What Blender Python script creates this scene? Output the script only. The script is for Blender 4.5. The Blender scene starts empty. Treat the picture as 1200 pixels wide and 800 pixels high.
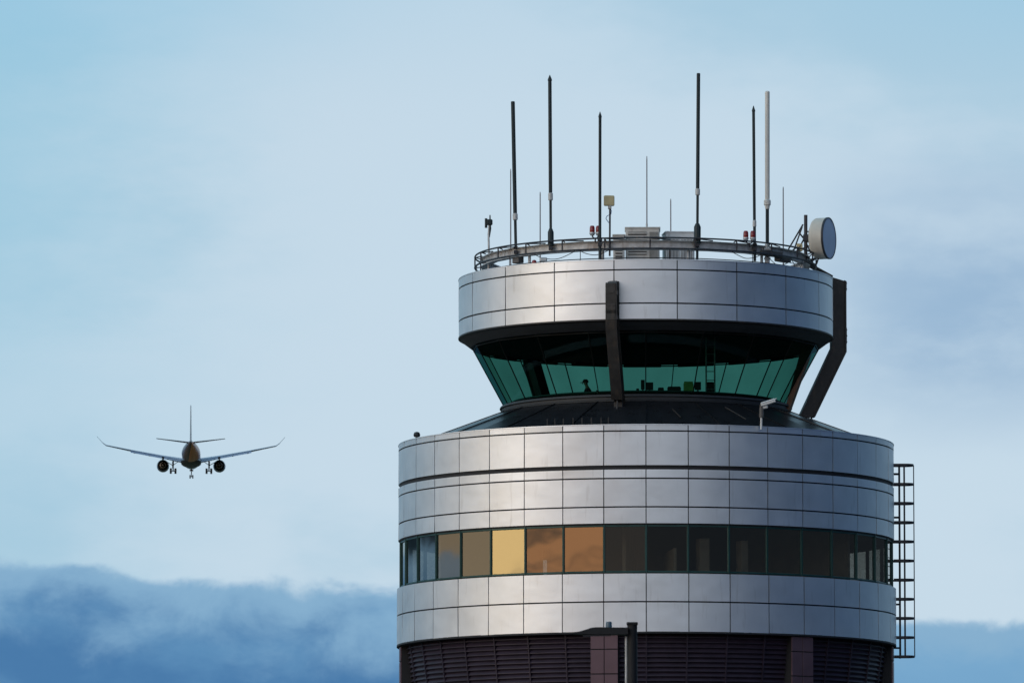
import bpy, bmesh, math, random
from mathutils import Vector, Matrix
random.seed(7)
R_ = math.radians
PI = math.pi
sc = bpy.context.scene
col = sc.collection

# ------------------------------------------------------------ camera model
D, CZ, F = 228.0, 1.7, 7800.0
PITCH, YAW = math.atan(795/F), math.atan(157.5/F)
cam_loc = Vector((0, -D, CZ))
fw = Vector((-math.sin(YAW)*math.cos(PITCH), math.cos(YAW)*math.cos(PITCH), math.sin(PITCH)))
rt = Vector((math.cos(YAW), math.sin(YAW), 0))
up = rt.cross(fw)
def at(x, y, Y):
    d = fw + rt*((x-600)/F) + up*((400-y)/F)
    return cam_loc + d*((Y-cam_loc.y)/d.y)
def zf(y, R):            # height of a rim of radius R whose nearest point sits at image row y
    return at(757, y, -R).z

# ------------------------------------------------------------ materials
def mat(name, base, rough=.5, metal=0., bump=None, var=None, dirt=None, spec=.5, coord='Object', dstretch=(1,1,.45)):
    m = bpy.data.materials.new(name); m.use_nodes = True
    nt = m.node_tree; N = nt.nodes; L = nt.links
    b = N['Principled BSDF']
    b.inputs['Base Color'].default_value = (*base, 1); b.inputs['Roughness'].default_value = rough
    b.inputs['Metallic'].default_value = metal; b.inputs['Specular IOR Level'].default_value = spec
    tc = N.new('ShaderNodeTexCoord')
    if var:
        sc_, amt = var
        n = N.new('ShaderNodeTexNoise'); n.inputs['Scale'].default_value = sc_; n.inputs['Detail'].default_value = 5
        L.new(tc.outputs[coord], n.inputs['Vector'])
        mr = N.new('ShaderNodeMapRange'); mr.inputs['From Min'].default_value = .3; mr.inputs['From Max'].default_value = .7
        mr.inputs['To Min'].default_value = 1-amt; mr.inputs['To Max'].default_value = 1+amt
        L.new(n.outputs['Fac'], mr.inputs['Value'])
        mx = N.new('ShaderNodeMix'); mx.data_type = 'RGBA'; mx.blend_type = 'MULTIPLY'; mx.inputs['Factor'].default_value = 1
        mx.inputs['A'].default_value = (*base, 1); L.new(mr.outputs['Result'], mx.inputs['B'])
        out = mx.outputs['Result']
        if dirt:
            dcol, dscale, dlo, dhi = dirt
            n2 = N.new('ShaderNodeTexNoise'); n2.inputs['Scale'].default_value = dscale; n2.inputs['Detail'].default_value = 8
            mp = N.new('ShaderNodeMapping'); mp.inputs['Scale'].default_value = dstretch
            L.new(tc.outputs[coord], mp.inputs['Vector']); L.new(mp.outputs['Vector'], n2.inputs['Vector'])
            m2 = N.new('ShaderNodeMapRange'); m2.inputs['From Min'].default_value = dlo; m2.inputs['From Max'].default_value = dhi
            L.new(n2.outputs['Fac'], m2.inputs['Value'])
            mx2 = N.new('ShaderNodeMix'); mx2.data_type = 'RGBA'
            L.new(m2.outputs['Result'], mx2.inputs['Factor']); L.new(out, mx2.inputs['A']); mx2.inputs['B'].default_value = (*dcol, 1)
            out = mx2.outputs['Result']
        L.new(out, b.inputs['Base Color'])
        mr2 = N.new('ShaderNodeMapRange'); mr2.inputs['To Min'].default_value = max(0, rough-.05); mr2.inputs['To Max'].default_value = rough+.07
        L.new(n.outputs['Fac'], mr2.inputs['Value']); L.new(mr2.outputs['Result'], b.inputs['Roughness'])
    if bump:
        sc_, dist, stretch = bump
        n = N.new('ShaderNodeTexNoise'); n.inputs['Scale'].default_value = sc_; n.inputs['Detail'].default_value = 2
        mp = N.new('ShaderNodeMapping'); mp.inputs['Scale'].default_value = stretch
        L.new(tc.outputs[coord], mp.inputs['Vector']); L.new(mp.outputs['Vector'], n.inputs['Vector'])
        bp = N.new('ShaderNodeBump'); bp.inputs['Distance'].default_value = dist; bp.inputs['Strength'].default_value = 1
        L.new(n.outputs['Fac'], bp.inputs['Height']); L.new(bp.outputs['Normal'], b.inputs['Normal'])
    return m

def glass(name, tint, refl, rough=.01, reflcol=(1,1,1), graze=.8):
    m = bpy.data.materials.new(name); m.use_nodes = True
    nt = m.node_tree; N = nt.nodes; L = nt.links; N.remove(N['Principled BSDF'])
    tr = N.new('ShaderNodeBsdfTransparent'); tr.inputs['Color'].default_value = (*tint, 1)
    gl = N.new('ShaderNodeBsdfGlossy'); gl.inputs['Roughness'].default_value = rough; gl.inputs['Color'].default_value = (*reflcol, 1)
    lw = N.new('ShaderNodeLayerWeight'); lw.inputs['Blend'].default_value = .5
    pw = N.new('ShaderNodeMath'); pw.operation = 'POWER'; L.new(lw.outputs['Facing'], pw.inputs[0]); pw.inputs[1].default_value = 5
    mr = N.new('ShaderNodeMapRange'); mr.inputs['From Min'].default_value = 0; mr.inputs['From Max'].default_value = 1
    mr.inputs['To Min'].default_value = refl; mr.inputs['To Max'].default_value = graze
    L.new(pw.outputs[0], mr.inputs['Value'])
    # a slanting path runs through more tinted glass
    p3 = N.new('ShaderNodeMath'); p3.operation = 'POWER'; L.new(lw.outputs['Facing'], p3.inputs[0]); p3.inputs[1].default_value = 3
    tm = N.new('ShaderNodeMix'); tm.data_type = 'RGBA'; L.new(p3.outputs[0], tm.inputs['Factor'])
    tm.inputs['A'].default_value = (*tint, 1); tm.inputs['B'].default_value = (tint[0]**2.2, tint[1]**2.2, tint[2]**2.2, 1)
    n3 = N.new('ShaderNodeTexNoise'); n3.inputs['Scale'].default_value = .8; n3.inputs['Detail'].default_value = 5
    g3 = N.new('ShaderNodeNewGeometry'); L.new(g3.outputs['Position'], n3.inputs['Vector'])
    r3 = N.new('ShaderNodeMapRange'); r3.inputs['From Min'].default_value = .3; r3.inputs['From Max'].default_value = .7; r3.inputs['To Min'].default_value = .88; r3.inputs['To Max'].default_value = 1.04
    L.new(n3.outputs['Fac'], r3.inputs['Value'])
    m3 = N.new('ShaderNodeMix'); m3.data_type = 'RGBA'; m3.blend_type = 'MULTIPLY'; m3.inputs['Factor'].default_value = 1
    L.new(tm.outputs['Result'], m3.inputs['A']); L.new(r3.outputs['Result'], m3.inputs['B'])
    L.new(m3.outputs['Result'], tr.inputs['Color'])
    tc = N.new('ShaderNodeTexCoord'); n = N.new('ShaderNodeTexNoise'); n.inputs['Scale'].default_value = .9; n.inputs['Detail'].default_value = 1
    ge = N.new('ShaderNodeNewGeometry'); L.new(ge.outputs['Position'], n.inputs['Vector'])
    bp = N.new('ShaderNodeBump'); bp.inputs['Distance'].default_value = .0012; L.new(n.outputs['Fac'], bp.inputs['Height'])
    L.new(bp.outputs['Normal'], gl.inputs['Normal'])
    mx = N.new('ShaderNodeMixShader'); L.new(mr.outputs['Result'], mx.inputs[0]); L.new(tr.outputs[0], mx.inputs[1]); L.new(gl.outputs[0], mx.inputs[2])
    L.new(mx.outputs[0], N['Material Output'].inputs['Surface'])
    return m

M = dict(
    alu=mat('brushed_aluminium', (.74,.75,.765), .47, .88, bump=(.8,.016,(1,1,1.5)), var=(1.3,.05), dirt=((.52,.51,.50),4.2,.60,.98), dstretch=(1.5,1.5,.22)),
    dark=mat('dark_joint', (.012,.012,.014), .7),
    soffit=mat('black_soffit', (.028,.032,.036), .6, var=(2,.2)),
    roofm=mat('black_roof_metal', (.014,.016,.019), .28, .0, var=(3,.25), spec=.10),
    mull=mat('green_mullion', (.016,.062,.056), .35, .3, var=(2,.15)),
    cabmull=mat('cab_mullion', (.005,.007,.007), .6, spec=.12),
    glass=glass('office_glass', (.45,.45,.42), .26, .012, (.95,.93,.90)),
    cabglass=glass('green_cab_glass', (.20,.40,.35), .008, .01, (.6,.9,.85), .12),
    louv=mat('purple_louvre', (.032,.021,.036), .5, .2, var=(2.5,.2)),
    pier=mat('mauve_panel', (.125,.072,.088), .42, .25, var=(1.6,.10), dirt=((.11,.065,.07),3,.55,.9)),
    strut=mat('dark_bronze_steel', (.032,.029,.027), .5, .2, var=(3,.3), dirt=((.075,.055,.04),5,.55,.8)),
    galv=mat('galvanised_steel', (.52,.51,.50), .6, .35, var=(6,.22), dirt=((.24,.17,.13),3.5,.56,.80)),
    rail=mat('dark_rail_paint', (.035,.035,.042), .45, .3, var=(6,.3), dirt=((.16,.09,.06),7,.6,.75)),
    ante=mat('dark_fibreglass', (.018,.030,.034), .5, var=(1,.1), spec=.3),
    white=mat('white_fibreglass', (.75,.70,.63), .4, var=(4,.07), dirt=((.40,.36,.32),5,.6,.85)),
    thin=mat('thin_rod_metal', (.16,.14,.15), .4, .5, var=(5,.2)),
    coup=mat('white_coupling', (.55,.54,.52), .45, var=(6,.1)),
    beige=mat('beige_unit_paint', (.58,.54,.49), .55, var=(3,.12), dirt=((.26,.20,.16),4,.56,.8)),
    beige2=mat('pale_unit_paint', (.68,.68,.67), .5, var=(3,.1), dirt=((.34,.30,.27),4,.58,.8)),
    slot=mat('unit_grille', (.10,.09,.085), .6, var=(5,.2)),
    yel=mat('yellowed_plastic', (.62,.50,.27), .5, var=(5,.1)),
    red=mat('red_lamp_glass', (.22,.008,.012), .18, var=(9,.1)),
    lampbase=mat('lamp_base_grey', (.50,.50,.50), .4, .3, var=(6,.1)),
    radome=mat('radome_cloth', (.50,.58,.74), .55, var=(2,.06)),
    shroud=mat('cream_shroud', (.60,.55,.47), .45, var=(3,.07), dirt=((.42,.36,.30),3,.6,.85)),
    blackpost=mat('black_post_paint', (.012,.012,.014), .6, .0, var=(4,.2), spec=.3),
    bluecap=mat('blue_photocell', (.05,.10,.14), .3),
    deck=mat('roof_membrane', (.16,.16,.165), .8, var=(1,.15)),
    inside=mat('interior_wall', (.30,.27,.23), .8, var=(1,.1)),
    carpet=mat('interior_carpet', (.06,.06,.065), .9),
    ceiling=mat('cab_ceiling', (.045,.050,.054), .8),
    blind=mat('beige_partition', (.50,.44,.34), .7, var=(2,.1)),
    desk=mat('console_laminate', (.10,.12,.12), .5, var=(3,.15)),
    deskfront=mat('console_front', (.80,.84,.82), .5, var=(3,.1)),
    plast=mat('black_plastic', (.012,.012,.013), .4),
    screen=mat('dark_screen', (.01,.012,.014), .15),
    lime=mat('lime_box', (.50,.62,.16), .6, var=(6,.2)),
    skin=mat('skin', (.45,.26,.19), .5), shirt=mat('navy_shirt', (.015,.02,.04), .8, var=(8,.2)),
    trous=mat('dark_trousers', (.02,.02,.022), .8), hair=mat('dark_cap_cloth', (.012,.010,.010), .8),
    cable=mat('blue_cable', (.05,.12,.30), .4),
    cctv=mat('white_camera_paint', (.68,.68,.66), .35, var=(8,.06)),
    brown=mat('brown_column_paint', (.16,.075,.04), .5, var=(3,.2)),
    planewhite=None,
)

# ------------------------------------------------------------ mesh builder
class MB:
    def __init__(s): s.v = []; s.f = []; s.mi = []; s.cur = 0
    def add(s, vs, fs):
        n = len(s.v); s.v += [Vector(v) for v in vs]
        for f in fs: s.f.append([n+i for i in f]); s.mi.append(s.cur)
        return s
    def box(s, c, size, rot=None):
        c = Vector(c); hx, hy, hz = [q/2 for q in size]
        vs = [Vector((x,y,z)) for x in (-hx,hx) for y in (-hy,hy) for z in (-hz,hz)]
        if rot is not None: vs = [rot @ v for v in vs]
        return s.add([c+v for v in vs], [(0,1,3,2),(4,6,7,5),(0,4,5,1),(2,3,7,6),(0,2,6,4),(1,5,7,3)])
    def bbox(s, c, size, b=.01, rot=None):      # chamfered box
        bm = bmesh.new(); bmesh.ops.create_cube(bm, size=1)
        for v in bm.verts: v.co = Vector((v.co.x*size[0], v.co.y*size[1], v.co.z*size[2]))
        bmesh.ops.bevel(bm, geom=bm.edges[:], offset=b, segments=1, affect='EDGES')
        bm.verts.index_update()
        c = Vector(c); vs = [c+(rot @ v.co if rot is not None else v.co) for v in bm.verts]
        fs = [[v.index for v in f.verts] for f in bm.faces]; bm.free()
        return s.add(vs, fs)
    def tube(s, pts, r, n=8, cap=True):
        pts = [Vector(p) for p in pts]; rs = r if isinstance(r, (list,tuple)) else [r]*len(pts)
        vs = []; fs = []
        t0 = (pts[1]-pts[0]).normalized()
        a = t0.orthogonal().normalized()
        for i, p in enumerate(pts):
            if i == 0: t = t0
            elif i == len(pts)-1: t = (pts[i]-pts[i-1]).normalized()
            else: t = ((pts[i]-pts[i-1]).normalized()+(pts[i+1]-pts[i]).normalized()).normalized()
            a = (a - t*a.dot(t)).normalized(); b = t.cross(a)
            for k in range(n):
                q = 2*PI*k/n; vs.append(p+(a*math.cos(q)+b*math.sin(q))*rs[i])
        for i in range(len(pts)-1):
            for k in range(n):
                k2 = (k+1) % n; fs.append((i*n+k, i*n+k2, (i+1)*n+k2, (i+1)*n+k))
        if cap: fs.append(tuple(range(n))[::-1]); fs.append(tuple((len(pts)-1)*n+k for k in range(n)))
        return s.add(vs, fs)
    def ring(s, R, z, r, n=96, m=6, a0=0, a1=360):
        full = abs(a1-a0) >= 360; cnt = n if full else n+1
        vs = []; fs = []
        for i in range(cnt):
            a = R_(a0+(a1-a0)*i/n)
            for k in range(m):
                q = 2*PI*k/m; rr = R+r*math.cos(q); vs.append((rr*math.sin(a), -rr*math.cos(a), z+r*math.sin(q)))
        for i in range(n):
            j = (i+1) % cnt
            for k in range(m): fs.append((i*m+k, j*m+k, j*m+(k+1)%m, i*m+(k+1)%m))
        return s.add(vs, fs)
    def lathe(s, prof, n=96, a0=0, a1=360, c=(0,0)):       # prof [(r,z)] about a vertical axis; angle from -Y towards +X
        full = abs(a1-a0) >= 360; cnt = n if full else n+1; m = len(prof); vs = []; fs = []
        for i in range(cnt):
            a = R_(a0+(a1-a0)*i/n)
            for r, z in prof: vs.append((c[0]+r*math.sin(a), c[1]-r*math.cos(a), z))
        for i in range(n):
            j = (i+1) % cnt
            for k in range(m-1): fs.append((i*m+k, j*m+k, j*m+k+1, i*m+k+1))
        return s.add(vs, fs)
    def prism(s, poly, axis_dir, u, v, o, w):              # poly in (u,v) plane, extruded ±w/2 along axis_dir
        o = Vector(o); n = len(poly); vs = []
        for sg in (-.5, .5):
            for a, b in poly: vs.append(o+u*a+v*b+axis_dir*(w*sg))
        fs = [tuple(range(n)), tuple(range(2*n-1, n-1, -1))]+[(i, (i+1)%n, n+(i+1)%n, n+i) for i in range(n)]
        return s.add(vs, fs)
    def build(s, name, mats, parent=None, loc=None, ang=32, rotz=None):
        me = bpy.data.meshes.new(name)
        o_ = Vector(loc) if loc is not None else Vector((0,0,0))
        me.from_pydata([v-o_ for v in s.v], [], s.f)
        mats = mats if isinstance(mats, (list,tuple)) else [mats]
        for m in mats: me.materials.append(m)
        for p, mi in zip(me.polygons, s.mi): p.material_index = mi
        bm = bmesh.new(); bm.from_mesh(me); bmesh.ops.recalc_face_normals(bm, faces=bm.faces); bm.to_mesh(me); bm.free()
        me.shade_smooth(); me.set_sharp_from_angle(angle=R_(ang))
        o = bpy.data.objects.new(name, me); col.objects.link(o)
        if parent is not None: o.parent = parent
        elif loc is not None: o.location = o_
        if parent is not None and loc is not None: o.location = o_
        if rotz is not None: o.rotation_euler.z = rotz
        return o
def tag(o, label=None, cat=None, group=None, kind=None):
    if label: o['label'] = label
    if cat: o['category'] = cat
    if group: o['group'] = group
    if kind: o['kind'] = kind
    return o
def thing(name, label, cat, loc=(0,0,0), group=None, rotz=0):
    o = bpy.data.objects.new(name, None); col.objects.link(o); o.location = loc; o.rotation_euler.z = rotz
    o.empty_display_size = .3
    return tag(o, label, cat, group)
def copy_tree(o, parent=None):
    c = o.copy(); col.objects.link(c)
    if parent is not None: c.parent = parent
    for ch in list(o.children): copy_tree(ch, c)
    return c
def pol(R, deg, z): a = R_(deg); return Vector((R*math.sin(a), -R*math.cos(a), z))
def rad(deg): a = R_(deg); return Vector((math.sin(a), -math.cos(a), 0))
def tang(deg): a = R_(deg); return Vector((math.cos(a), math.sin(a), 0))
UP = Vector((0,0,1))

# ------------------------------------------------------------ heights
R1, R2, RG, RS = 8.5, 6.44, 5.98, 4.87
zt1 = zf(497, R1)
rows1 = [(497,504.2),(505,545)]
rows2 = [(549.2,559.6),(560.4,593),(593.8,613)]
rows3 = [(671,704),(704.8,740)]
zw1, zw0 = zf(613.6, R1), zf(670.6, R1)
zb = zf(740.5, R1)
zr1, zr0 = zf(304, R2), zf(374, R2)
zg1 = zr0-.32
zg0 = zf(461.5, RS)
zskirt = zg0-.06
NP, STEP = 38, 360/38

def panels(rows, R, n, off, gv=.032, seg=5):
    mb = MB(); gh = .013
    for (ya, yb) in rows:
        za, zb_ = zf(ya, R)-gh, zf(yb, R)+gh
        if zb_ > za: continue
        for i in range(n):
            a0 = off+360/n*i+math.degrees(gv/2/R); a1 = off+360/n*(i+1)-math.degrees(gv/2/R)
            j = [random.uniform(-.0075,.0075) for _ in range(4)]
            rows_n = 3
            vs = []; fs = []
            for t in range(rows_n+1):
                for k in range(seg+1):
                    u = k/seg; w = t/rows_n
                    dr = (j[0]*(1-u)+j[1]*u)*(1-w)+(j[2]*(1-u)+j[3]*u)*w
                    vs.append(pol(R+dr, a0+(a1-a0)*u, zb_+(za-zb_)*w))
            W = seg+1
            for t in range(rows_n):
                for k in range(seg): fs.append((t*W+k, t*W+k+1, (t+1)*W+k+1, (t+1)*W+k))
            # returns
            per = [k for k in range(W)]+[t*W+seg for t in range(1, rows_n+1)]+[rows_n*W+k for k in range(seg-1, -1, -1)]+[t*W for t in range(rows_n-1, 0, -1)]
            n0 = len(vs)
            for p in per:
                v = vs[p]; h = Vector((v.x, v.y, 0)).normalized(); vs.append(v-h*.045)
            for q in range(len(per)):
                q2 = (q+1) % len(per); fs.append((per[q], per[q2], n0+q2, n0+q))
            mb.add(vs, fs)
    return mb

# ============================================================ CONTROL TOWER
tower = thing('control_tower', 'round airport control tower clad in silver panels with green glass cab on top', 'control tower', (0,0,0))
panels(rows1, R1, NP, 0).build('parapet_cladding', M['alu'], tower)
panels(rows2, R1, NP, 0).build('upper_cladding', M['alu'], tower)
R1b = R1+.05
rows3b = rows3
panels(rows3b, R1b, NP, 0).build('lower_cladding', M['alu'], tower)
# backing walls, coping
mb = MB()
mb.lathe([(R1-.30, zt1-.01), (R1-.05, zt1-.012), (R1-.05, zw1-.02), (R1-.22, zw1-.02)], 152)
mb.lathe([(R1-.35, zw0-.01), (R1b-.05, zw0-.012), (R1b-.05, zb+.01), (R1-.6, zb+.01)], 152)
mb.build('backing_wall', M['dark'], tower)
mb = MB(); mb.lathe([(R1-.34, zt1-.16), (R1-.34, zt1+.005), (R1+.012, zt1+.012), (R1+.014, zt1-.012), (R1-.048, zt1-.014)], 152)
mb.build('drum_coping', M['alu'], tower)
mb = MB(); mb.lathe([(R1b+.004, zb+.03), (R1b+.006, zb-.03), (R1b-.10, zb-.035), (R1-.7, zb-.03)], 152)
mb.build('drum_drip_edge', M['dark'], tower)

# office windows: frame > pane
half = R_(STEP/2); RWd = R1-.10
wh = RWd*math.sin(half)*1.0; ap = RWd*math.cos(half)
def office_window():
    mb = MB(); H = zw1-zw0; zc = (zw1+zw0)/2; fwid = .036
    y = -ap
    for sx in (-1,1): mb.bbox((sx*(wh-fwid/2), y, zc), (fwid, .10, H-.02), .008)
    mb.bbox((0, y, zw1-.045), (2*wh-2*fwid, .09, .07), .008); mb.bbox((0, y, zw0+.04), (2*wh-2*fwid, .09, .06), .008)
    mb.box((-wh, y-.045, zc), (.030, .05, H-.02))
    fr = mb.build('office_window', M['mull'], tower)
    p = MB(); w = wh-fwid; p.add([(-w, y-.01, zw0+.07), (w, y-.01, zw0+.07), (w, y-.01, zw1-.08), (-w, y-.01, zw1-.08)], [(0,1,2,3)])
    p.build('pane', M['glass'], fr)
    return fr
w0 = office_window()
for i in range(NP):
    o = w0 if i == 0 else copy_tree(w0, tower)
    o.rotation_euler = (0, 0, R_(STEP*(i+.5)))
    if i:
        pass
# interior of the office floor
mb = MB(); mb.lathe([(.5, zw0-.35), (R1-.36, zw0-.35)], 96); mb.build('office_floor', M['carpet'], tower)
mb = MB(); mb.lathe([(.5, zw1+.25), (R1-.36, zw1+.25)], 96); mb.build('office_ceiling', M['inside'], tower)
mb = MB(); mb.lathe([(3.4, zw0-.35), (3.4, zw1+.25)], 64); mb.build('core_wall', M['inside'], tower)
def partition(deg0, r0, r1, hgt, w=.12, m='blind'):
    mb = MB(); c = pol((r0+r1)/2, deg0, zw0-.34+hgt/2)
    mb.bbox(c, (w, r1-r0, hgt), .01, Matrix.Rotation(R_(deg0), 3, 'Z'))
    return mb.build('partition', M[m], tower)
partition(14.6, 7.2, 7.7, 1.55, .34); partition(25.2, 7.3, 7.7, 1.5, .26); partition(7.0, 5.2, 7.9, 1.2, .1)
partition(-6, 4, 7.0, 2.1, .12); partition(60, 4, 7.9, 2.2); partition(-62, 4, 7.9, 2.2)

# louvred skirt below the drum, leaning inwards, with vertical piers
zl0 = zb-3.4
def rl(z): return (R1-.24) - (zb-z)*.13
mb = MB(); prof = []; z = zb-.03; P = .158
while z > zl0:
    prof += [(rl(z)-.075, z), (rl(z)+.0, z-.10), (rl(z)+.0, z-.122), (rl(z)-.075, z-.124)]; z -= P
mb.lathe(prof, 152); mb.build('louvre_cladding', M['louv'], tower)
mb = MB()
for i in range(NP):
    a = STEP*i
    mb.prism([(rl(zb)-.06, zb-.03), (rl(zb)+.028, zb-.03), (rl(zl0)+.028, zl0), (rl(zl0)-.06, zl0)], tang(a), rad(a), UP, (0,0,0), .045)
mb.build('louvre_batten', M['louv'], tower)
pier_deg = [-85.3, -9.47, 37.9, 85.3, 132.6, -132.6, 180]
for a in pier_deg:
    mb = MB(); mb.cur = 1
    mb.box(pol(R1-.30, a, (zb-.04+0)/2), (.90, .44, zb-.04), Matrix.Rotation(R_(a), 3, 'Z')); mb.cur = 0
    z = zb-.04; first = True; M3 = Matrix.Rotation(R_(a), 3, 'Z')
    while z > 0.9:
        h = .50 if first else .80; first = False
        for s_ in (-1, 1):
            c = pol(R1-.065, a, z-h/2) + tang(a)*(s_*.233)
            mb.bbox(c, (.445, .05, h-.02), .006, M3)
        z -= h+.012
    mb.build('pier', [M['pier'], M['dark']], tower)
# shaft to the ground
mb = MB(); prof = []
z = zl0; rr = rl(zl0)
while z > 0: prof += [(rr-.05, z), (rr, z-.1), (rr, z-.12), (rr-.05, z-.13)]; z -= .158*2
prof.append((rr-.05, 0)); mb.lathe(prof, 114); mb.build('shaft', M['louv'], tower)

# skirt roof: 38 dark folded facets between drum parapet and cab sill
mb = MB(); NS = 38
for i in range(NS):
    a0, a1 = STEP*(i), STEP*(i+1)
    ro, ri = R1-.32, RS+.06
    zo, zi = zt1-.10, zskirt-.17
    mb.add([pol(ro,a0,zo), pol(ro,a1,zo), pol(ri,a1,zi), pol(ri,a0,zi)], [(0,1,2,3)])
    if i % 2 == 0:
        p0, p1 = pol(ro,a0,zo+.02), pol(ri,a0,zi+.02); mb.tube([p0,p1], .022, 4)
mb.build('skirt_roof', M['roofm'], tower, ang=2)
mb = MB(); mb.lathe([(RS+.02, zskirt-.21), (RS+.14, zskirt-.19), (RS+.15, zskirt-.14), (RS+.09, zskirt-.12), (RS+.09, zskirt-.04), (RS+.16, zskirt-.02), (RS+.15, zskirt+.02), (RS+.12, zskirt+.055), (RS-.03, zskirt+.07), (RS-.25, zskirt+.07)], 114)
mb.build('cab_sill', M['soffit'], tower)
# thin bars and upstands lying on the skirt roof
mb = MB()
for x in (641, 650, 660, 671.5, 682, 693, 704.5, 713): 
    p = at(x, 497, -7.9); mb = MB(); mb.bbox((p.x, -7.9*math.sqrt(max(.1,1-(p.x/8.1)**2)), zt1+.13), (.035, .05, .34), .006); mb.build('snow_guard', M['strut'], tower)
for (x0,y0,x1,y1,Y) in ((788,479,798,489,-6.6), (850,477,874,491,-6.6)):
    mb = MB(); mb.tube([at(x0,y0,Y+.35), at(x1,y1,Y-.35)], .022, 6); mb.build('conduit_and_lit_edge', M['strut'], tower)

# cab glass: 19 leaning windows, each frame > pane and a roller shade box
N2, ST2 = 19, 360/19
def cab_window():
    h2 = R_(ST2/2); at_, ab_ = RG*math.cos(h2), RS*math.cos(h2); wt, wb = RG*math.sin(h2), RS*math.sin(h2)
    A = Vector((-wb,-ab_,zg0)); B = Vector((wb,-ab_,zg0)); C = Vector((wt,-at_,zg1)); E = Vector((-wt,-at_,zg1))
    mb = MB(); mb.tube([A, E], .022, 4)
    mb.tube([E+Vector((0,.03,-.05)), C+Vector((0,.03,-.05))], .03, 4); mb.tube([A+Vector((0,.02,.03)), B+Vector((0,.02,.03))], .025, 4)
    fr = mb.build('cab_window', M['cabmull'], tower)
    p = MB(); p.add([A,B,C,E], [(0,1,2,3)]); p.build('pane', M['cabglass'], fr)
    s = MB(); s.bbox(((wt*.12), -at_+.14, zg1-.04), (wt*1.35, .10, .12), .02); s.build('shade_box', M['cabmull'], fr)
    return fr
c0 = cab_window()
for i in range(N2):
    o = c0 if i == 0 else copy_tree(c0, tower)
    o.rotation_euler = (0,0,R_(ST2*(i+.5)))
for a in (79,):
    mb = MB(); mb.prism([(RS-.16, zg0-.8), (RS+.14-.20, zg0-.8), (RG-.12, zg1), (RG-.48, zg1)], tang(a), rad(a), UP, (0,0,0), .42)
    mb.build('cab_column', M['brown'], tower)
# soffit, cab ceiling, ring cladding, roof
mb = MB(); mb.lathe([(R2+.012, zr0+.02), (R2+.016, zr0-.025), (R2-.05, zr0-.06), (R2-.10, zr0-.07)], 152); mb.build('soffit_edge', M['strut'], tower)
mb = MB(); mb.lathe([(R2-.03, zr0-.02), (R2-.09, zr0-.075), (RG+.04, zg1-.0), (RG-.25, zg1+.02)], 152); mb.build('soffit', M['soffit'], tower)
mb = MB(); mb.lathe([(.02, zg1+.03), (RG-.15, zg1+.03)], 96); mb.build('cab_ceiling', M['ceiling'], tower)
ringrows = [(304,315.4),(316.2,354.6),(355.4,374)]
panels(ringrows, R2, 19, ST2/2, gv=.036, seg=8).build('ring_cladding', M['alu'], tower)
mb = MB(); mb.lathe([(R2-.05, zr1-.02), (R2-.05, zr0+.01)], 152); mb.build('ring_backing', M['dark'], tower)
mb = MB(); mb.lathe([(R2-.30, zr1-.45), (R2-.30, zr1+.008), (R2+.012, zr1+.014), (R2+.014, zr1-.012), (R2-.048, zr1-.014)], 152); mb.build('ring_coping', M['alu'], tower)
mb = MB(); mb.lathe([(.02, zr1-.30), (R2-.31, zr1-.34)], 96); mb.build('cab_roof', M['deck'], tower)
zroof = zr1-.31
# cab floor and console ring
zfl = zg0-.85
mb = MB(); mb.lathe([(.02, zfl), (RS-.2, zfl)], 64); mb.build('cab_floor', M['carpet'], tower)
mb = MB(); mb.lathe([(3.55, zfl+.95), (3.5, zfl+1.0), (4.62, zfl+1.0), (4.64, zfl+.95), (4.6, zfl+.95)], 76, a0=-100, a1=100)
mb.cur = 1; mb.lathe([(4.5, zfl+.94), (4.5, zfl+.02)], 76, a0=-100, a1=100)
mb.build('console_desk', [M['desk'], M['deskfront']], tower)

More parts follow.
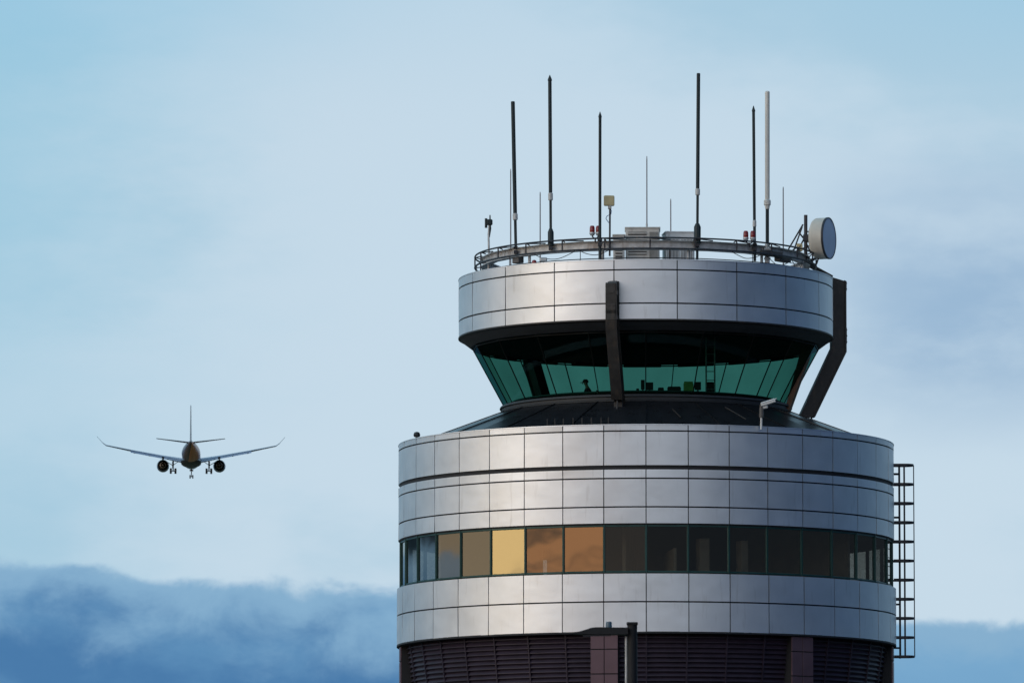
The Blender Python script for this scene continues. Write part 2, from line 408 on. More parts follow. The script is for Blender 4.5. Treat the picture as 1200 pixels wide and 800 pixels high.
# diagonal struts
def strut(a, ztop, over=False):
    u = rad(a); t = tang(a)
    px = 1/34.06
    zk = at(757, 405, 0).z; zbm = zt1+1.10
    ro, ri = 236*px+.04, 222.5*px
    rbo, rbi = 199*px, 181*px
    outer = [(ri, ztop), (ro, ztop-.12), (ro, zk-.1), (rbo, zbm), (rbi, zbm-.15), (ri, zk)]
    mb = MB(); mb.prism(outer, t, u, UP, (0,0,0), .26)
    # flanges
    fl = [(ro-.01, ztop-.10), (ro+.05, ztop-.14), (ro+.05, zk-.12), (rbo+.05, zbm-.03), (rbo-.01, zbm-.0), (ro-.01, zk-.1)]
    mb.prism(fl, t, u, UP, (0,0,0), .38)
    fl2 = [(ri+.01, ztop-.02), (ri-.035, ztop-.02), (ri-.035, zk+.02), (rbi-.04, zbm-.17), (rbi+.01, zbm-.16), (ri+.01, zk)]
    mb.prism(fl2, t, u, UP, (0,0,0), .38)
    o = mb.build('strut', M['strut'], tower)
    for zz in (zr0+.10, zk+.55, ztop-.30):
        b = MB(); c0_ = u*(ro+.062)+UP*zz; M3_ = Matrix.Rotation(R_(a),3,'Z')
        b.bbox(c0_, (.30,.016,.34), .004, M3_)
        for sx in (-.09,.09):
            for sz_ in (-.10,.10): b.tube([c0_+t*sx+UP*sz_, c0_+t*sx+UP*sz_+u*.03], .020, 6)
        b.build('splice_plate', M['strut'], o)
    # foot plate and pin down to the skirt roof
    f = MB(); rr = (rbo+rbi)/2
    f.tube([u*(rbo-.05)+UP*(zbm), u*(rbo+.02)+UP*(zbm-.36)], .03, 6); f.tube([u*(rbi+.08)+t*.12+UP*(zbm-.10), u*(rbo-.05)+t*.12+UP*(zbm-.42)], .022, 6)
    f.bbox(u*(rr-.10)+UP*(zbm-.35), (.3,.3,.55), .02, Matrix.Rotation(R_(a),3,'Z'))
    f.build('strut_foot', M['strut'], o)
    for zz in (ztop-.45, zk+.25):
        b = MB(); b.bbox(u*(ro-.02)+t*.17+UP*zz, (.10,.16,.16), .015, Matrix.Rotation(R_(a),3,'Z')); b.build('bracket', M['strut'], o)
    if over:
        g = MB(); g.prism([(ri-.9, ztop+.42), (ri-.85, ztop+.52), (ri+.03, ztop+.06), (ri+.0, ztop-.06)], t, u, UP, (0,0,0), .26); g.build('roof_arm', M['strut'], o)
zst = zf(327, R2+.5)
strut(-9.47, zst); strut(100, at(757, 326, 1.2).z, True); strut(-143.5, zst)

# gallery ring beam and rails on the roof
px = 1/34.06
RR, RB = 5.88, 5.60
zra, zrb, zrc = zf(278.3, RR), zf(291, RR), zf(302, RR)
zb1, zb0 = zf(281.5, RB), zf(292.5, RB)
gal = MB()
gal.lathe([(RB+.10,zb1),(RB+.10,zb1-.03),(RB+.02,zb1-.035),(RB+.02,zb0+.035),(RB+.10,zb0+.03),(RB+.10,zb0),(RB-.14,zb0),(RB-.14,zb0+.03),(RB-.02,zb0+.035),(RB-.02,zb1-.035),(RB-.14,zb1-.03),(RB-.14,zb1),(RB+.10,zb1)], 24, a0=-15/2, a1=352.5)
beam = gal.build('gallery_beam', M['galv'], tower, ang=25)
for i in range(12):
    a = 15+30*i
    mb = MB(); mb.tube([pol(RB-.04,a,zroof), pol(RB-.04,a,zb0)], .05, 8); mb.bbox(pol(RB-.04,a,zroof+.03), (.25,.25,.04), .005, Matrix.Rotation(R_(a),3,'Z'))
    mb.build('support_post', M['galv'], beam)
mb = MB(); mb.ring(RR, zra, .030); mb.ring(RR, zrb, .034); mb.ring(RR-.02, zrc, .018)
railing = mb.build('gallery_railing', M['rail'], tower)
for i in range(24):
    a = 15*i+1.5
    mb = MB(); mb.tube([pol(RR,a,zra), pol(RR,a,zrb)], .026, 6)
    mb.tube([pol(RB+.1,a,zb1+.0), pol(RR,a,zra)], .02, 5); mb.tube([pol(RB+.1,a,zb0+.03), pol(RR,a,zrb)], .02, 5)
    mb.tube([pol(RR,a+.5,zra-.02), pol(RB+.08,a+7,zb1+.02)], .020, 5)
    mb.build('rail_post', M['rail'], railing)
for i in range(12):
    a = 30*i+8
    mb = MB(); mb.tube([pol(RR-.02,a,zrb), pol(RR-.02,a,zrc-.02), pol(RR+.12,a,zr1+.01)], .014, 5); mb.build('stanchion', M['rail'], railing)
# cable loops sagging under the gallery
for (a0, a1, sag) in ((-40,-24,.22), (-22,-12,.15), (30,42,.18), (44,58,.30), (58,66,.35), (48,70,.15)):
    mb = MB(); pts = []
    for k in range(13):
        u = k/12; pts.append(pol(RR-.05+.04*math.sin(u*9), a0+(a1-a0)*u, zrb-.03-sag*4*u*(1-u)))
    mb.tube(pts, .013, 5); mb.build('cable', M['plast'], beam)
mb = MB(); mb.bbox(pol(RB+.05,-50,zb0-.12), (.35,.25,.22), .02, Matrix.Rotation(R_(-50),3,'Z')); mb.build('junction_box', M['slot'], beam)
mb = MB(); mb.bbox(pol(RB+.02,56,zb0-.07), (.7,.25,.16), .02, Matrix.Rotation(R_(56),3,'Z')); mb.build('junction_box', M['slot'], beam)
mb = MB(); mb.bbox(pol(RB+.14,48,zb0+.05), (1.1,.10,.2), .02, Matrix.Rotation(R_(48),3,'Z')); mb.build('cable_tray', M['slot'], beam)

# caged ladder on the right wall
lad = MB(); aL = 90
def lp(out, side, z): return Vector((R1+out, side, z))
ytop, ybot = 545, 769
zt_, zb_l = at(1055,ytop,0).z, at(1055,ybot,0).z
for s_ in (-.23,.23): lad.tube([lp(.19,s_,zb_l-.05), lp(.19,s_,zt_+.0)], .028, 6)
ladder = lad.build('caged_ladder', M['rail'], tower)
n = 10
for i in range(n+1):
    z = zb_l+(zt_-zb_l)*i/n
    mb = MB(); vs = []; fs = []
    pts = [(-.03,-.32)]
    for k in range(17):
        q = -PI/2+PI*k/16; pts.append((.36+.33*math.cos(q), .34*math.sin(q)))
    pts.append((-.03,.32))
    for (o_, s_) in pts:
        c = Vector((.30, 0)); d = (Vector((o_, s_))-c); d.normalize()
        for (dd, dz) in ((0,-.035),(0,.035),(-.012,.035),(-.012,-.035)):
            vs.append(lp(o_+d.x*dd, s_+d.y*dd, z+dz))
    for k in range(len(pts)-1):
        for q in range(4): fs.append((k*4+q, k*4+(q+1)%4, (k+1)*4+(q+1)%4, (k+1)*4+q))
    mb.add(vs, fs); mb.build('cage_hoop', M['rail'], ladder)
for k in range(3):
    q = -PI/2+PI*k/2
    mb = MB(); o_, s_ = .36+.325*math.cos(q), .335*math.sin(q)
    mb.bbox(lp(o_, s_, (zt_+zb_l)/2), (.035,.035,zt_-zb_l), .006); mb.build('cage_bar', M['rail'], ladder)
z = zb_l+.1
while z < zt_:
    mb = MB(); mb.tube([lp(.19,-.23,z), lp(.19,.23,z)], .014, 6); mb.build('rung', M['rail'], ladder); z += .30
for z in [zb_l+.3+(zt_-zb_l-.6)*q/4 for q in range(5)]:
    for s_ in (-.23,.23):
        mb = MB(); mb.tube([lp(-.04,s_,z), lp(.19,s_,z)], .02, 6); mb.build('wall_bracket', M['rail'], ladder)

# interior roof ladder in the cab
mb = MB()
for x in (827.5, 837.5):
    p = at(x, 430, -3.4); mb.tube([(p.x,-3.4,zfl), (p.x,-3.4,zg1+.02)], .028, 6)
il = mb.build('roof_hatch_ladder', M['galv'], tower)
for k in range(9):
    z = zfl+.25+.3*k
    mb = MB(); mb.tube([(at(827.5,430,-3.4).x,-3.4,z), (at(837.5,430,-3.4).x,-3.4,z)], .014, 6); mb.build('rung', M['galv'], il)

# ============================================================ ROOF ANTENNAS
def back_y(x, R=RB): p = at(x, 290, 0); return math.sqrt(max(.2, R*R-p.x*p.x))
def front_y(x, R=RB): return -back_y(x, R)
def antenna(label, x0, yb, x1, yt, Y, r, mname='ante', point=True, coupling=None, thinfrom=None, base=None, zbase=None, post=None, group='tall whip antennas on the tower roof', thick=None):
    b = at(x0, yb, Y); t = at(x1, yt, Y)
    o = thing('whip_antenna', label, 'antenna', b, group)
    q = lambda y: at(x0+(x1-x0)*(yb-y)/(yb-yt), y, Y)
    y_thin = thinfrom if thinfrom else yb
    mb = MB()
    if point: mb.tube([q(y_thin), q(yt+7), q(yt+6.5), q(yt+5), q(yt)], [r, r, r*1.25, r*1.1, r*.15], 10)
    else: mb.tube([q(y_thin), q(yt+.6), q(yt)], [r, r, r*.8], 10)
    mb.build('rod', M[mname], o, loc=None)
    if thinfrom: m = MB(); m.tube([q(yb), q(y_thin)], r*.72, 8); m.build('mast', M['ante'], o)
    if coupling: m = MB(); m.tube([q(coupling[1]), q(coupling[1]-.8), q(coupling[0]+.8), q(coupling[0])], [r*.9, r*1.3, r*1.3, r*.9], 10); m.build('coupling', M['coup'], o)
    if base:
        m = MB(); w = base[2]*px
        m.tube([q(base[1]), q(base[0]+4), q(base[0])], [w/2, w/2, w*.28], 10); m.build('base_cylinder', M['ante'], o)
    if post:
        m = MB(); e = at(x0, post, Y); m.tube([b, (b.x, b.y, e.z)], r*1.15, 8); m.build('bracket_post', M['galv'], o)
    m = MB(); m.bbox((b.x, b.y, zb1+.0), (.16,.16,.06), .01); m.bbox((b.x, b.y, (zb1+zb0)/2), (.14,.2,.12), .01); m.build('clamp', M['rail'], o)
    for c in o.children:
        c.data.transform(Matrix.Translation(-b))
    return o
FR = RB+.13
antenna('dark whip antenna leaning slightly left, nearest the left end of the tower roof', 604.5,292,601,119, front_y(604,FR), .068, point=False, coupling=(250,258), thinfrom=250)
antenna('tall needle tipped dark whip antenna on a fat black base, left half of roof', 645.5,287,644.3,88, front_y(645,FR), .062, coupling=(226,235), thinfrom=232, base=(268,288,7))
antenna('dark needle tipped whip antenna beside the yellowed square panel and left red lamp pair', 703,304,703.2,131, front_y(703,RR+.06), .05, post=None)
antenna('dark blunt tipped whip antenna on a thick black base by the pale unit', 817,304,818.5,86, front_y(817,FR), .062, point=False, coupling=(221,229), thinfrom=226, base=(262,285,8))
antenna('dark needle tipped whip antenna just left of the white rod antenna', 884.5,306,883,124, front_y(884,FR), .05, coupling=(258,266))
# the white one
Y = front_y(899,FR); b = at(899.5,310,Y)
o = thing('whip_antenna', 'white thick rod antenna on a dark post, the only white one on the roof', 'antenna', b, 'tall whip antennas on the tower roof')
q = lambda y: at(899.2, y, Y)-b
m = MB(); m.tube([q(236),q(108),q(107)], [.082,.082,.06], 12); m.build('rod', M['white'], o)
m = MB(); m.tube([q(245),q(241),q(240),q(235),q(234)], [.07,.09,.12,.12,.085], 12); m.build('coupling', M['white'], o)
m = MB(); m.tube([q(288),q(243)], .06, 10); m.build('mast', M['ante'], o)
m = MB(); m.tube([q(310),q(286)], .085, 10); m.bbox(q(292), (.22,.22,.08), .01); m.bbox(q(303), (.22,.22,.06), .01); m.build('bracket_post', M['galv'], o)
# thin rods
def rod(label, x, yb, yt, Y, r=.019, sleeve=None):
    b = at(x, yb, Y); b.z = zb1 if abs(Y) > 3 else zroof
    o = thing('rod_antenna', label, 'antenna', b, 'thin rod antennas on the tower roof')
    t = at(x, yt, Y)
    m = MB(); m.tube([(0,0,0), (t-b)*.97, (t-b)], [r*1.25, r, r*.6], 6); m.build('rod', M['thin'], o)
    m = MB(); m.tube([(0,0,0), (0,0,.12)], r*2.2, 8)
    if sleeve: h = at(x, sleeve, Y).z-b.z; m.tube([(0,0,0), (0,0,h)], r*1.8, 8)
    m.build('base_sleeve', M['coup'] if sleeve else M['thin'], o)
    m = MB(); m.bbox((0,0,.01), (.12,.12,.03), .005); m.build('foot', M['galv'], o)
rod('thin rod antenna standing close behind the leftmost dark whip', 598.5, 290, 198, back_y(598))
rod('short thin rod antenna between the two dark whips at the left of the roof', 633, 284, 225, back_y(633))
rod('thin rod antenna with pale lower sleeve rising from the beige cooling unit', 758, 277, 183, 1.0, sleeve=262)
rod('shortest thin rod antenna above the pale cooling unit', 786, 270, 233, back_y(786))
rod('thin rod antenna between the white rod antenna and the microwave dish', 917.8, 290, 219, back_y(917))
# small yagi at the left end
Y = front_y(573,RB); b = at(573,297,Y); b.z = zb1
o = thing('small_antenna', 'small dark twin element antenna on a short mast, left edge of the roof', 'antenna', b)
q = lambda x, y, dy=0: at(x, y, Y+dy)-b
m = MB(); m.tube([(0,0,0), q(572.5,275), q(573.2,262)], [.035,.035,.025], 8); m.build('mast', M['galv'], o)
m = MB(); m.tube([q(569.6,256),q(569.6,267)], .045, 8); m.tube([q(569.6,260),q(574,260)], .04, 6); m.build('element', M['ante'], o)
m = MB(); m.tube([q(574.2,252),q(574.4,268),q(573.4,278)], [.02,.04,.02], 8); m.bbox(q(573.8,260.5), (.20,.15,.20), .03); m.build('element', M['ante'], o)
# yellowed panel antenna
Y = front_y(714,FR+.0); b = at(714.5,302,Y); b.z = zr1-.3
o = thing('panel_antenna', 'square yellowed flat panel antenna on a thin mast with a blue cable', 'antenna', b)
q = lambda x, y, dy=0: at(x, y, Y+dy)-b
m = MB(); m.tube([q(714.5,300), q(714.8,243)], .032, 8); m.build('mast', M['rail'], o)
m = MB(); m.bbox(q(713.8,235.3), (.36,.09,.36), .03, Matrix.Rotation(.15,3,'Z')); pn = m.build('panel', M['yel'], o)
m = MB(); m.bbox(q(714.5,243,.03), (.12,.12,.12), .01); m.build('bracket', M['galv'], o)
m = MB(); m.tube([q(714.3,243),q(716.5,247),q(716,251),q(711.5,253),q(710,256),q(712,259),q(714.4,262)], .013, 5); m.build('cable', M['cable'], o)
# obstruction lamps
def lamps(label, x0, x1, ymid, Y, ystem, stemx):
    b = at(stemx, ystem, Y)
    o = thing('obstruction_light', label, 'warning light', b, 'twin red obstruction lights on the gallery')
    q = lambda x, y: at(x, y, Y)-b
    m = MB(); m.tube([q(x0,ymid+5),q(x0+.4,ymid+8),q(x0+2,ymid+9.5),q(x1-2,ymid+9.5),q(x1-.4,ymid+8),q(x1,ymid+5)], .024, 8)
    m.tube([q(stemx,ymid+9.5),q(stemx,ystem)], .026, 8); m.build('bracket', M['rail'], o)
    for x in (x0, x1):
        c = q(x, ymid)
        m = MB(); m.lathe([(.0,.15),(.06,.14),(.085,.09),(.09,-.03),(.085,-.08),(0,-.08)], 14, c=(0,0)); 
        for v in m.v: v += c
        l = m.build('lens', M['red'], o)
        m = MB(); m.lathe([(0,-.08),(.095,-.08),(.1,-.12),(.06,-.19),(0,-.2)], 14)
        for v in m.v: v += c
        m.build('base', M['lampbase'], l)
lamps('pair of red warning lamps next to the yellowed square panel antenna', 694, 701.2, 269.5, front_y(698,FR+.1), 284, 697.6)
lamps('pair of red warning lamps on a forked arm left of the white rod antenna', 874, 882.2, 275.5, front_y(878,FR+.1), 290, 878)
b = at(626,309,front_y(626,R2-.25)); b.z = zr1
o = thing('parapet_light', 'low red lamp resting on the left part of the ring parapet below the gallery', 'warning light', b)
m = MB(); m.lathe([(0,.0),(.10,.0),(.10,.05),(.07,.06)], 12); m.build('base', M['lampbase'], o)
m = MB(); m.lathe([(.08,.06),(.085,.10),(.06,.16),(0,.18)], 12); m.build('lens', M['red'], o)
b = at(637,309,front_y(637,R2-.25)); b.z = zr1
o = thing('floodlight', 'small pale floodlight on the ring parapet right of the low red lamp', 'light', b)
m = MB(); m.tube([(0,0,0),(0,0,.10)], .02, 6); m.bbox((0,0,.01),(.12,.1,.02),.004); m.build('bracket', M['rail'], o)
m = MB(); m.bbox((0,-.02,.16),(.24,.12,.14),.03); m.build('lamp_head', M['lampbase'], o)

# cooling units on the roof
def unit(label, x0, x1, yt, Y, depth, m1, slats, rot=0):
    a = at(x0, yt, Y); b2 = at(x1, yt, Y); w = b2.x-a.x; h = a.z-zroof; cx = (a.x+b2.x)/2
    o = thing('cooling_unit', label, 'cooling unit', (cx, Y+depth/2, zroof), 'cooling units on the tower roof', rot)
    m = MB(); m.bbox((0,0,h/2+.04), (w,depth,h-.08), .02); m.build('casing', M[m1], o)
    m = MB(); m.bbox((0,0,h-.01), (w+.05,depth+.05,.05), .01); m.build('lid', M[m1], o)
    for s_ in (-1,1): m = MB(); m.bbox((s_*w*.4,0,.04), (.1,depth,.08), .01); m.build('skid', M['galv'], o)
    for (u0, u1, z0, z1, vert) in slats:
        m = MB(); ww = (u1-u0)*w; hh = (z1-z0)*h; cx_ = -w/2+(u0+u1)/2*w; cz = (z0+z1)/2*h
        m.box((cx_, -depth/2-.004, cz), (ww, .02, hh)); m.cur = 1
        k = 8
        for i in range(k):
            if vert: m.box((cx_-ww/2+ww*(i+.5)/k, -depth/2-.03, cz), (ww/k*.4, .04, hh))
            else: m.box((cx_, -depth/2-.03, cz-hh/2+hh*(i+.5)/k), (ww, .04, hh/k*.4))
        m.build('grille', [M['slot'], M[m1]], o)
    return o
unit('beige cooling unit with slatted front, tallest box on the roof', 733, 773, 266.5, -1.6, 1.1, 'beige', [(.08,.62,.52,.92,False),(.70,.95,.2,.92,True)])
unit('pale grey cooling unit with sloping dark grille right of the beige one', 778, 812, 271.5, -1.2, 1.0, 'beige2', [(.06,.46,.2,.86,True),(.54,.94,.2,.86,True)], .12)
unit('low beige cabinet with rusty edge left of the tall beige cooling unit', 718.5, 732, 275, -1.9, .7, 'beige', [(.2,.8,.3,.8,False)])

# microwave dish
Yd = front_y(944,RB); mp_ = at(944.2,306,Yd)
o = thing('microwave_dish', 'round drum shaped microwave dish with blue grey face on a braced mast', 'dish antenna', mp_)
q = lambda x, y, dy=0: at(x, y, Yd+dy)-mp_
m = MB(); m.tube([q(944.2,308), q(944.2,252)], .062, 10); m.build('mast', M['rail'], o)
for (p0, p1, dy) in (((941,263),(924,292),.3), ((936,272),(943,281),.1), ((940,266),(930,294),-.3), ((944,290),(926,297),.2), ((944,276),(934,296),-.1)):
    m = MB(); m.tube([q(*p0), q(*p1, dy)], .028, 6); m.build('brace', M['rail'], o)
axis = Vector((math.sin(R_(69)), -math.cos(R_(69)), 0)); c = q(971.6,279.2)
qt = Vector((0,0,1)).rotation_difference(axis).to_matrix()
def dl(prof, name, mname, n=48):
    m = MB(); m.lathe(prof, n)
    m.v = [c+qt@v for v in m.v]; return m.build(name, M[mname], o, ang=28)
Rd = .71
dl([(Rd+.012,-.05),(Rd+.012,.012),(Rd-.02,.02),(Rd-.02,-.01)], 'rim', 'rail')
dl([(0,.02),(Rd*.6,.012),(Rd-.02,.0)], 'radome', 'radome')
dl([(Rd,-.03),(Rd,-.42),(Rd*.93,-.50),(Rd*.72,-.58),(Rd*.4,-.63),(0,-.65)], 'shroud', 'shroud')
m = MB(); p1 = c-axis*.63; m.tube([p1, p1-axis*.14], .12, 12); m.bbox(q(944.5,279), (.2,.2,.24), .02); m.tube([p1-axis*.1, q(944.2,279)], .06, 8)
m.tube([p1-axis*.05+UP*.25, q(944.2,271)], .025, 6); m.tube([p1-axis*.05-UP*.25, q(944.2,288)], .025, 6)
m.build('mount', M['rail'], o)
m = MB(); m.bbox(q(937,290), (.2,.16,.26), .02); m.build('radio_box', M['yel'], o)
m = MB(); m.tube([q(944,283),q(950,296),q(956,297),q(959,303),q(957,309),q(952,311)], .03, 7); m.build('waveguide', M['rail'], o)
m = MB(); m.tube([q(930,296),q(936,300),q(942,299),q(950,304),q(953,312)], .022, 6); m.build('cable', M['plast'], o)

# CCTV camera on the drum parapet
b = at(892.3,501,-7.75)
o = thing('security_camera', 'white security camera on a short post in front of the dark skirt roof', 'camera', b)
q = lambda x, y, dy=0: at(x, y, -7.75+dy)-b
m = MB(); m.tube([q(892,503),q(892.2,488)], .035, 8); m.build('post', M['cctv'], o)
m = MB(); m.tube([q(892.2,489),q(892.4,478)], .075, 10); m.tube([q(891.8,480),q(892,474)], .045, 8); m.build('pan_motor', M['slot'], o)
m = MB(); dv = (q(908,469)-q(892,474)).normalized(); rot = Vector((1,0,0)).rotation_difference(dv).to_matrix()
m.bbox(q(900.2,471.4), (.50,.15,.13), .02, rot); m.bbox(q(901,469.9), (.54,.18,.03), .008, rot); hd = m.build('camera_housing', M['cctv'], o)
m = MB(); m.tube([q(907.2,469.2),q(908.4,468.8)], .05, 10); m.build('lens', M['plast'], hd)
m = MB(); m.bbox(q(896.5,476.6,.05), (.18,.12,.12), .02, rot); m.tube([q(892.3,475),q(895,474.5),q(899,477.5)], .03, 6); m.build('bracket', M['cctv'], o)
# small knob light on the drum's left edge
b = at(492,513,-4.0); b.z = zt1+.01
b = Vector((at(492,513,0).x, -math.sqrt((R1-.17)**2-at(492,513,0).x**2) , zt1+.01))
o = thing('parapet_beacon', 'small black dome lamp on the left rim of the drum', 'lamp', b)
m = MB(); m.tube([(0,0,0),(0,0,.08)], .05, 8); m.build('stem', M['rail'], o)
m = MB(); m.lathe([(0,.06),(.10,.07),(.12,.14),(.09,.22),(0,.25)], 14); m.build('lamp_dome', M['plast'], o)

# ============================================================ CAB INTERIOR
zd = zfl+1.0
def monitor(label, x0, x1, yt, Y, yaw=0, face=1):
    a = at(x0, yt, Y); c = at(x1, yt, Y); w = max(c.x-a.x,.1); h = a.z-zd
    o = thing('monitor', label, 'monitor', ((a.x+c.x)/2, Y, zd), 'monitors on the cab console', yaw)
    m = MB(); m.bbox((0,0,h-h*.42), (w,.05,h*.78), .01); m.build('housing', M['plast'], o)
    m = MB(); m.box((0,face*.028,h-h*.42), (w*.92,.004,h*.70)); m.build('screen', M['screen'], o)
    m = MB(); m.bbox((0,0,.015), (w*.5,.18,.03), .005); m.bbox((0,0,h*.15), (.05,.04,h*.3), .005); m.build('stand', M['plast'], o)
monitor('tall narrow dark screen on the cab console, just left of the wider one', 751, 755.5, 444.5, -4.0)
monitor('dark monitor near the middle of the cab console', 757, 765.5, 447.5, -4.0)
monitor('dark monitor right beside the lime box in the cab', 814, 821.5, 447, -3.95)
def boxy(name, label, cat, x0, x1, yt, Y, depth, m1, m2):
    a = at(x0, yt, Y); c = at(x1, yt, Y); w = c.x-a.x; h = a.z-zd
    o = thing(name, label, cat, ((a.x+c.x)/2, Y, zd))
    m = MB(); m.bbox((0,0,h*.42), (w,depth,h*.84), .015); m.build('body', M[m1], o)
    m = MB(); m.bbox((0,0,h*.90), (w*.9,depth*.9,h*.16), .01); m.build('top', M[m2], o)
    return o
boxy('storage_box', 'lime green box standing on the cab console', 'box', 801, 812.5, 447, -3.95, .3, 'lime', 'lime')
boxy('radio_panel', 'low black radio panel on the cab console left of the lime box', 'radio', 782, 798, 453, -4.0, .3, 'plast', 'plast')
boxy('telephone', 'small dark desk phone right of the middle monitor in the cab', 'phone', 771, 778, 454, -4.0, .2, 'plast', 'plast')
boxy('cup_tray', 'small dark tray left of the tall narrow screen in the cab', 'tray', 745.5, 749, 455, -4.0, .15, 'plast', 'plast')
# chair by the ladder
p = at(832, 446, -3.0); hgt = p.z-zfl
o = thing('office_chair', 'black high backed office chair seen through the cab glass by the ladder', 'chair', (p.x, -3.0, zfl))
m = MB(); m.bbox((0,.0,hgt-.40), (.30,.09,.72), .04); m.build('backrest', M['plast'], o)
m = MB(); m.bbox((0,.25,.50), (.48,.46,.09), .03); m.build('seat', M['plast'], o)
m = MB(); m.tube([(0,.25,.1),(0,.25,.47)], .03, 8)
m.build('gas_stem', M['plast'], o)
for k in range(5):
    m = MB(); a = 2*PI*k/5; m.tube([(0,.25,.12),(.28*math.cos(a),.25+.28*math.sin(a),.05)], .022, 6); m.build('leg', M['plast'], o)

# seated controller
def person():
    Y = -3.15; top = at(690.5, 444.2, Y); base = Vector((top.x, Y, zfl))
    H = top.z-zfl
    s_z = H-1.34
    jt = {}; edges = []; rad_ = []; vs = []
    def J(n, x, y, z, r, par=None, ry=None):
        jt[n] = len(vs); vs.append(Vector((x, y, z+s_z))); rad_.append((r, ry or r))
        if par: edges.append((jt[par], jt[n]))
    # faces left (-X); body turned three quarter
    J('pelvis', 0,0,.56,.15); J('waist', -.02,0,.72,.135,'pelvis'); J('chest', -.05,0,.90,.155,'waist'); J('upchest', -.06,0,1.0,.13,'chest')
    J('neck', -.075,0,1.09,.055,'upchest'); J('neck2', -.10,0,1.14,.052,'neck'); J('head', -.125,0,1.22,.088,'neck2'); J('crown', -.12,0,1.275,.075,'head')
    for s_, n in ((-1,'l'),(1,'r')):
        J('sh'+n, -.06, s_*.18, 1.0, .062, 'upchest'); J('el'+n, -.14, s_*.23, .76, .043, 'sh'+n); J('wr'+n, -.36, s_*.16, .78, .028, 'el'+n); J('palm'+n, -.43, s_*.15, .785, .033, 'wr'+n)
        for k, (dy, L) in enumerate(((-.03,.07),(-.01,.085),(.012,.08),(.032,.06))):
            J('f%d'%k+n, -.46, s_*.15+dy, .785, .010, 'palm'+n); J('g%d'%k+n, -.46-L, s_*.15+dy*1.2, .77, .008, 'f%d'%k+n)
        J('t'+n, -.44, s_*.15-s_*.05, .775, .011, 'palm'+n); J('u'+n, -.475, s_*.15-s_*.065, .77, .009, 't'+n)
        J('hip'+n, 0, s_*.09, .54, .10, 'pelvis'); J('kn'+n, -.42, s_*.12, .52, .062, 'hip'+n); J('an'+n, -.40, s_*.12, .12, .04, 'kn'+n); J('toe'+n, -.56, s_*.13, .06, .035, 'an'+n)
    me = bpy.data.meshes.new('person'); me.from_pydata(vs, edges, [])
    o = bpy.data.objects.new('person', me); col.objects.link(o); o.location = base
    md = o.modifiers.new('skin', 'SKIN'); md.use_smooth_shade = True; o.modifiers.new('sub', 'SUBSURF').render_levels = 1
    for i, v in enumerate(me.skin_vertices[0].data): v.radius = rad_[i]; v.use_root = (i == 0)
    me.materials.append(M['skin'])
    tag(o, 'seated person in dark cap and navy shirt facing left behind the cab glass', 'person')
    def part(name, mb, m): mb.build(name, M[m], o)
    zz = s_z
    m = MB(); m.lathe([(.0,zz+1.345),(.06,zz+1.335),(.098,zz+1.29),(.105,zz+1.235),(.1,zz+1.23)], 18, c=(-.125,0)); 
    m.add([(-.19,-.07,zz+1.25),(-.19,.07,zz+1.25),(-.31,.05,zz+1.225),(-.31,-.05,zz+1.225),(-.19,-.07,zz+1.235),(-.19,.07,zz+1.235),(-.31,.05,zz+1.215),(-.31,-.05,zz+1.215)], [(0,1,2,3),(7,6,5,4),(0,3,7,4),(1,5,6,2),(3,2,6,7),(0,4,5,1)]); part('cap', m, 'hair')
    m = MB(); m.tube([(-.205,0,zz+1.235),(-.238,0,zz+1.195),(-.212,0,zz+1.182)], [.012,.019,.014], 8); part('nose', m, 'skin')
    m = MB()
    for s_ in (-1,1): m.tube([(-.205,s_*.03,zz+1.225),(-.213,s_*.03,zz+1.225)], .011, 8)
    part('eyes', m, 'plast')
    m = MB(); m.tube([(-.208,-.022,zz+1.158),(-.214,0,zz+1.156),(-.208,.022,zz+1.158)], .007, 6); part('mouth', m, 'red')
    m = MB()
    for s_ in (-1,1): m.bbox((-.12,s_*.092,zz+1.21), (.035,.02,.06), .008)
    part('ears', m, 'skin')
    # shirt and trousers as slightly larger shells
    def shell(name, names, mname, grow):
        idx = {}; v2 = []; e2 = []; r2 = []
        for n in names: idx[jt[n]] = len(v2); v2.append(vs[jt[n]]); r2.append(rad_[jt[n]][0]+grow)
        for a, b_ in edges:
            if a in idx and b_ in idx: e2.append((idx[a], idx[b_]))
        me2 = bpy.data.meshes.new(name); me2.from_pydata(v2, e2, []); ob = bpy.data.objects.new(name, me2); col.objects.link(ob); ob.parent = o
        ob.modifiers.new('skin', 'SKIN').use_smooth_shade = True; ob.modifiers.new('sub', 'SUBSURF').render_levels = 1
        for i, v in enumerate(me2.skin_vertices[0].data): v.radius = (r2[i], r2[i]); v.use_root = (i == 0)
        me2.materials.append(M[mname])
    shell('shirt', ['pelvis','waist','chest','upchest','shl','shr','ell','elr','wrl','wrr'], 'shirt', .014)
    shell('trousers', ['pelvis','hipl','hipr','knl','knr','anl','anr'], 'trous', .013)
    return base, s_z
pb, sz = person()
o = thing('swivel_stool', 'black swivel chair under the seated person in the cab', 'chair', (pb.x+.02, pb.y, pb.z))
m = MB(); m.bbox((0,0,.38+sz), (.46,.46,.08), .03); m.build('seat', M['plast'], o)
m = MB(); m.tube([(0,0,.1),(0,0,.36+sz)], .03, 8); m.build('gas_stem', M['plast'], o)
m = MB(); m.bbox((.24,0,.75+sz), (.06,.38,.42), .025); m.tube([(.1,0,.38+sz),(.25,0,.45+sz),(.25,0,.7+sz)], .02, 6); m.build('backrest', M['plast'], o)
for k in range(5):
    m = MB(); a = 2*PI*k/5; m.tube([(0,0,.12),(.28*math.cos(a),.28*math.sin(a),.04)], .022, 6); m.build('leg', M['plast'], o)

